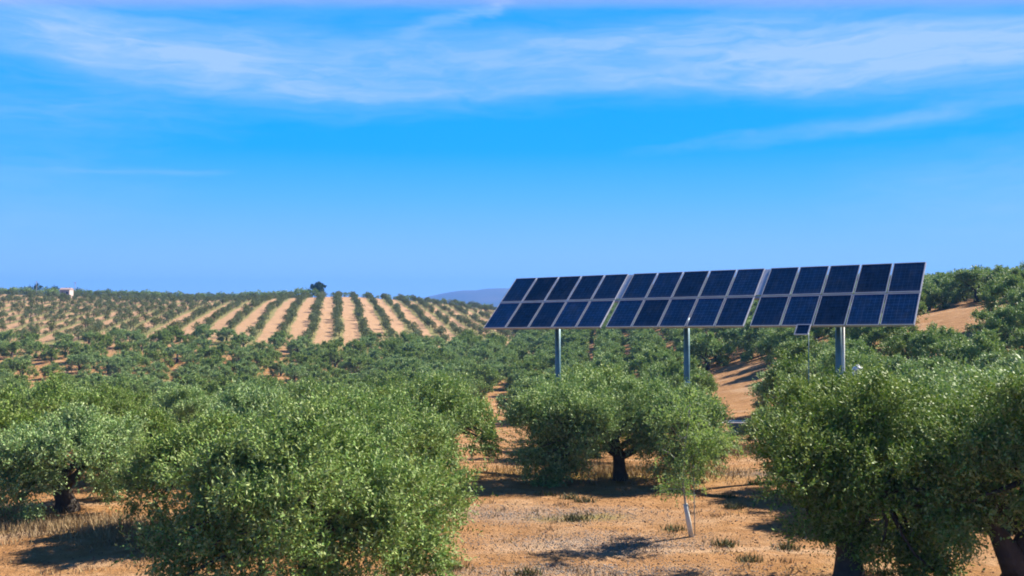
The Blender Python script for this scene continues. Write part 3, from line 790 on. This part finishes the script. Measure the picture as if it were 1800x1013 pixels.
for k_ in range(3):
    cx = k_ * (TBL + GAP) + TBL / 2
    ctr = O + U * cx + Vv_ * (TH / 2)
    mast_top = ctr - N * .28
    gzm = gz(mast_top.x, mast_top.y)
    root = empty('solar_panel_table', (mast_top.x, mast_top.y, gzm), labs[k_], 'solar panel', 'solar panel tables on masts')
    M4 = Matrix.Translation(ctr - root.location) @ BAS
    for r_ in range(2):
        for c_ in range(5):
            lx = -TBL / 2 + PW / 2 + c_ * (PW + .045); ly = (-1 if r_ == 0 else 1) * (PH / 2 + .0425)
            if gl_me is None:
                pn = boxes('solar_panel', [(0, 0, 0, PW - .05, PH - .05, .012)], PV, root); gl_me = pn.data
                fr = boxes('panel_frame', panel_frame_mesh(PW, PH, .024), ALU, pn); fr_me = fr.data
            else:
                pn = bpy.data.objects.new('solar_panel', gl_me); COL.objects.link(pn); pn.parent = root
                fr = bpy.data.objects.new('panel_frame', fr_me); COL.objects.link(fr); fr.parent = pn
            pn.matrix_local = M4 @ Matrix.Translation((lx, ly, .012)); fr.location = (0, 0, -.006)
    # rails under the modules: pale purlins that show through the slot between the two rows and at the ends
    for yy, hh in ((0, .10), (-TH / 2 + .05, .05), (TH * .29, .05), (-TH * .26, .05)):
        w2 = TBL + (GAP - .01 if abs(yy) < .01 and k_ < 2 else 0)
        rl = boxes('rail', [((w2 - TBL) / 2, yy, -.055, w2, hh, .06)], RACK, root); rl.matrix_local = M4
    for xx in (-TBL / 2 + .5, -TBL / 2 + 1.57, 0, TBL / 2 - 1.57, TBL / 2 - .5):
        cr = boxes('cross_beam', [(xx, 0, -.12, .06, TH * .94, .06)], RACK, root); cr.matrix_local = M4
    for xx in (-1, 1):   # closing strips at the table's sides, seen as pale edges
        st = boxes('end_strip', [(xx * (TBL / 2 + .008), 0, -.015, .012, TH - .02, .03)], ALU, root); st.matrix_local = M4
    if k_ < 2:           # cable tray closing the upper slot between two tables
        st = boxes('slot_cover', [(TBL / 2 + GAP / 2, TH * .26, -.005, GAP - .05, TH * .46, .012)], ALU, root); st.matrix_local = M4
    tt, tf_ = tube([(-TBL / 2 + .2, 0, -.22, .09), (TBL / 2 - .2, 0, -.22, .09)], 12, 0)
    tb = mesh_obj('torque_tube', tt, tf_, RACK, root, smooth=False); tb.matrix_local = M4
    Lm = mast_top.z - gzm
    mr = .115
    mv, mf = tube([(0, 0, -.4, mr), (0, 0, Lm * .5, mr), (0, 0, Lm - .02, mr * .94)], 20, 0)
    mesh_obj('mast', mv, mf, STEEL, root, smooth=True)
    boxes('mast_head', [(0, 0, Lm - .12, .34, .34, .3)], STEEL, root, bevel=.02)
    fv, ff = tube([(0, 0, Lm * .42, .175), (0, 0, Lm * .42 + .07, .175)], 20, 0)
    mesh_obj('flange', fv, ff, STEEL, root)
    if k_ == 2:
        pv_, pf = tube([(.125, -.08, 1.2, .05), (.125, -.08, Lm - .75, .05)], 10, 0)
        mesh_obj('sunlit_strip', pv_, pf, WHITE, root, smooth=True)  # added white tube standing in for the mast's sunlit right edge
        boxes('control_box', [(-.30, -.10, 2.62, .30, .22, .22)], BLUE, root, bevel=.015)
        bx = boxes('control_box', [(-.20, -.16, 2.12, .40, .24, .42)], GREY, root, bevel=.015)
    else:
        boxes('sky_sheen_box', [(0, -.17, 2.25 if k_ == 0 else 2.5, .26, .12, .8 if k_ == 0 else 1.1)], BLUE, root, bevel=.02)  # added blue box imitating the sky's reflection on the shaded mast
    print('mast', k_, tuple(round(q, 2) for q in mast_top), gzm)

# little solar panel of its own below the right table
dd = 31.3; x_, y_ = at(1420, dd)
root = empty('small_solar_panel', (x_, y_, gz(x_, y_)), 'single small dark solar panel on a thin post below the right big table', 'solar panel')
zc = EYE - (579.5 - HOR) / F * dd
M4 = Matrix.Translation((-.18, 0, zc - gz(x_, y_))) @ BAS
pn = boxes('solar_panel', [(0, 0, 0, .40, .46, .012)], PV, root); pn.matrix_local = M4
fr = boxes('panel_frame', panel_frame_mesh(.46, .52, .03), ALU, pn); fr.location = (0, 0, -.006)
tv, tf_ = tube([(0.05, .1, -.3, .013), (0.05, .1, zc - gz(x_, y_) + .05, .013)], 8, 0)
mesh_obj('post', tv, tf_, STEEL, root, smooth=True)
boxes('bracket', [(-.06, .06, zc - gz(x_, y_), .26, .05, .05)], RACK, root)

# white cabinet behind the right mast
dd = 41.0; x_, y_ = at(1507, dd); zt = EYE - (644 - HOR) / F * dd; g_ = gz(x_, y_)
root = empty('white_tank', (x_, y_, g_), 'small white tank half hidden by olive crowns right of the right mast', 'tank')
hh = zt - g_
tv, tf_ = tube([(0, 0, -.1, .22), (0, 0, hh - .10, .22), (0, 0, hh - .04, .18), (0, 0, hh, .10)], 18, 0); mesh_obj('tank_body', tv, tf_, WHITE, root, smooth=True)
tv, tf_ = tube([(0, 0, hh, .08), (0, 0, hh + .05, .08)], 12, 0); mesh_obj('lid', tv, tf_, WHITE, root, smooth=False)

# blue trough with pale rim and feed pipe
dd = ground_d(1308, 762); x_, y_ = at(1308, dd); g_ = gz(x_, y_)
root = empty('water_trough', (x_, y_, g_), 'blue trough with a pale rim lying under the small dark olive', 'trough', rz=.05)
vs = [(-.75, -.3, .12), (.75, -.3, .12), (.75, .3, .12), (-.75, .3, .12), (-.95, -.42, .62), (.95, -.42, .62), (.95, .42, .62), (-.95, .42, .62),
      (-.88, -.36, .62), (.88, -.36, .62), (.88, .36, .62), (-.88, .36, .62), (-.7, -.25, .2), (.7, -.25, .2), (.7, .25, .2), (-.7, .25, .2)]
fs = [(3, 2, 1, 0), (0, 1, 5, 4), (1, 2, 6, 5), (2, 3, 7, 6), (3, 0, 4, 7), (4, 5, 9, 8), (5, 6, 10, 9), (6, 7, 11, 10), (7, 4, 8, 11), (8, 9, 13, 12), (9, 10, 14, 13), (10, 11, 15, 14), (11, 8, 12, 15), (12, 13, 14, 15)]
mesh_obj('basin', vs, [list(q) for q in fs], BLUE, root)
boxes('rim', [(0, -.42, .64, 2.0, .07, .05), (0, .42, .64, 2.0, .07, .05), (-.965, 0, .64, .07, .77, .05), (.965, 0, .64, .07, .77, .05)], WHITE, root)
for sx in (-.6, .6): boxes('foot', [(sx, 0, .06, .12, .6, .14)], GREY, root)
tv, tf_ = tube([(-1.9, .1, .02, .03), (-1.9, .1, .55, .03), (-.9, .1, .60, .03)], 8, 0); mesh_obj('pipe', tv, tf_, WHITE, root, smooth=True)

# ------------------------------------------------------------------ sapling in a white trunk guard
dd = 23.2; x_, y_ = at(1215, dd); g_ = gz(x_, y_); ppm = F / dd
root = empty('sapling', (x_, y_, g_), 'thin leaning sapling with pale drooping leaves in a white trunk guard', 'young tree')
def q_(px, py, dy=0.0): return ((px - 1215) / ppm, dy, (941 - py) / ppm)
tv, tf_ = tube([(*q_(1214, 941), .062), (*q_(1209, 912), .06), (*q_(1204, 884), .055)], 14, .03, np.random.default_rng(1)); mesh_obj('trunk_guard', tv, tf_, GUARD, root, smooth=True)
tv, tf_ = tube([(*q_(1214, 944), .03), (*q_(1204, 884), .028), (*q_(1200, 850), .024), (*q_(1203, 790), .02), (*q_(1212, 720), .014), (*q_(1214, 690), .006)], 8, .1, np.random.default_rng(2)); mesh_obj('trunk', tv, tf_, WOODP, root, smooth=True)
tv, tf_ = tube([(*q_(1222, 945, .1), .014), (*q_(1219, 815, .05), .012)], 6, 0); mesh_obj('stake', tv, tf_, WOODP, root, smooth=True)
rg = np.random.default_rng(55)
sl = [(*q_(px, py, rg.uniform(-.4, .4)), r_ / ppm, r_ / ppm * 1.35) for px, py, r_ in [(1190, 850, 17), (1168, 865, 12), (1180, 820, 24), (1215, 815, 24), (1240, 790, 24), (1165, 790, 20), (1200, 770, 26), (1235, 745, 26), (1175, 745, 22), (1210, 720, 24), (1255, 765, 18), (1205, 855, 12), (1165, 835, 14), (1225, 700, 16)]]
parts_ = []
for q in sl: parts_.append(tube(bend(q_(1202, min(860, 941 - q[2] * ppm + 25)), (q[0], q[1], q[2]), .012, .004, 4, rg, .1, .3), 5, 0))
v_, f_ = joinvf(parts_); mesh_obj('branch', v_, f_, WOODP, root)
lv, lf = leaves(rg, sl, 6500, .10, .032, 9, 2.3, .30, .1); mesh_obj('crown', lv, lf, LEAF_Y, root)

# ------------------------------------------------------------------ far house and utility poles on the left crest
x_, y_ = crest_pt(117, 352); g_ = gz(x_, y_)
root = empty('small_house', (x_, y_, g_), 'tiny pink plastered house among the trees on the left skyline', 'house')
boxes('wall', [(0, 0, 1.2, 3.6, 3.2, 3.4)], RENDERW, root)
mesh_obj('roof', [(-2, -1.8, 2.9), (2, -1.8, 2.9), (2, 1.8, 2.9), (-2, 1.8, 2.9), (-2, 0, 3.5), (2, 0, 3.5)], [[0, 1, 5, 4], [2, 3, 4, 5], [0, 4, 3], [1, 2, 5], [3, 2, 1, 0]], TILE, root)
for sx in (-.9, .9): boxes('window', [(sx, -1.61, 1.7, .6, .06, .8)], DARKG, root)
for n_, (px, lab) in enumerate(((64, 'thin pale utility pole left of the tiny pink house'), (132, 'thin pale utility pole right of the tiny pink house'))):
    x_, y_ = crest_pt(px, 372); g_ = gz(x_, y_)
    root = empty('utility_pole', (x_, y_, g_), lab, 'utility pole', 'utility poles on the left skyline')
    tv, tf_ = tube([(0, 0, -.5, .14), (0, 0, 5.6, .09)], 8, 0); mesh_obj('pole', tv, tf_, WOODP, root)
    boxes('crossarm', [(0, 0, 5.2, 1.3, .1, .1)], WOODP, root)

# ------------------------------------------------------------------ ground cover near the viewer
rg = np.random.default_rng(91)
def scatter_pts(n_, y0, y1, tanw=.60):
    yy = y0 * (y1 / y0) ** rg.uniform(0, 1, n_) ; xx = rg.uniform(-tanw, tanw, n_) * yy
    return xx, yy
def clods(name, n_, y0, y1, s0, s1, m_, label, centers=None):
    if centers is None: xx, yy = scatter_pts(n_, y0, y1)
    else:
        cc = np.array(centers); k2 = rg.integers(0, len(cc), n_); xx = cc[k2, 0] + rg.normal(0, 1, n_) * cc[k2, 2]; yy = cc[k2, 1] + rg.normal(0, 1, n_) * cc[k2, 3]
    zz = terrain(xx, yy); s = s0 * (s1 / s0) ** rg.uniform(0, 1, n_)
    base_ = np.array([(1, 0, 0), (-1, 0, 0), (0, 1, 0), (0, -1, 0), (0, 0, .7), (0, 0, -.5)])
    vv = base_[None] * rg.uniform(.55, 1.2, (n_, 6, 1)) * s[:, None, None]
    a_ = rg.uniform(0, 6.28, n_); ca, sa = np.cos(a_)[:, None], np.sin(a_)[:, None]
    vx = vv[:, :, 0] * ca - vv[:, :, 1] * sa; vy = vv[:, :, 0] * sa + vv[:, :, 1] * ca
    P_ = np.stack([vx + xx[:, None], vy + yy[:, None], vv[:, :, 2] + zz[:, None] + .15 * s[:, None]], -1).reshape(-1, 3)
    f8 = np.array([(0, 2, 4), (2, 1, 4), (1, 3, 4), (3, 0, 4), (2, 0, 5), (1, 2, 5), (3, 1, 5), (0, 3, 5)])
    Ff = (f8[None] + (np.arange(n_) * 6)[:, None, None]).reshape(-1, 3)
    tag(mesh_obj(name, P_, Ff, m_), label, None, None, 'stuff')
clods('soil_clods', 13000, 17, 60, .010, .045, CLOD, 'brown soil clods strewn over the orchard ground')
clods('leaf_litter', 9000, 17, 60, .010, .03, PEBB, 'pale pruned twigs and leaf litter in drifts on the bare soil',
      [(at(930, 25.6)[0], 25.6, 2.2, .6), (at(1060, 22.6)[0], 22.6, 1.9, .6), (at(1000, 20.3)[0], 20.3, 2.2, .35), (at(1340, 33)[0], 33, 1.6, .6)])
def grass(name, centers, n_, hgt, m_, label, wid=.012):
    cc = np.array(centers); k2 = rg.integers(0, len(cc), n_)
    xx = cc[k2, 0] + rg.normal(0, 1, n_) * cc[k2, 2]; yy = cc[k2, 1] + rg.normal(0, 1, n_) * cc[k2, 3]
    zz = terrain(xx, yy); h_ = hgt * rg.uniform(.35, 1.2, n_); a_ = rg.uniform(0, 6.28, n_)
    lx, ly = rg.normal(0, .35, n_) * h_, rg.normal(0, .35, n_) * h_
    ca, sa = np.cos(a_) * wid, np.sin(a_) * wid
    P_ = np.stack([np.stack([xx - ca, yy - sa, zz], -1), np.stack([xx + ca, yy + sa, zz], -1), np.stack([xx + lx, yy + ly, zz + h_], -1)], 1).reshape(-1, 3)
    tag(mesh_obj(name, P_, np.arange(len(P_)).reshape(-1, 3), m_), label, None, None, 'stuff')
tx, ty = scatter_pts(520, 17, 70)
grass('dry_grass', [(a_, b_, .16, .12) for a_, b_ in zip(tx, ty)] , 11000, .14, STRAW, 'straw-coloured dry grass tufts on the bare soil')
sx_, sy_ = scatter_pts(2600, 17, 75)
grass('dry_stubble', [(a_, b_, .30, .22) for a_, b_ in zip(sx_, sy_)], 15000, .05, STRAW, 'short dry stubble and broken straw over the soil', .014)
grass('dry_grass_patch', [(at(1080, 33)[0], 33, 2.2, 1.0), (at(130, 24.2)[0], 24.2, 2.2, .6), (at(1310, 40)[0], 40, 1.5, 1.0)], 15000, .26, STRAW, 'taller yellow grass behind the broad olive and beside the left track')
grass('green_weeds', [(at(1015, 25.3)[0], 25.3, .45, .2), (at(150, 24.0)[0], 24.0, 1.4, .3), (at(1040, 33.5)[0], 33.5, 1.5, .8)] + [(a_, b_, .15, .12) for a_, b_ in zip(tx[:60], ty[:60])], 7000, .18, WEED, 'green weeds dotted over the soil')

# ------------------------------------------------------------------ air
HZ = bpy.data.materials.new('air'); HZ.use_nodes = True
t = NT(HZ.node_tree)
for n in list(t.n): t.n.remove(n)
pvn = t.new('ShaderNodeVolumePrincipled'); pvn.inputs['Color'].default_value = (.12, .36, .95, 1); pvn.inputs['Density'].default_value = 2.0e-4; pvn.inputs['Anisotropy'].default_value = .1
out = t.new('ShaderNodeOutputMaterial'); t.l.new(pvn.outputs[0], out.inputs['Volume'])
hz = boxes('haze', [(0, 0, 21, 9900, 9900, 172)], HZ)
tag(hz, 'pale blue air that fades the far hills', None, None, 'stuff')
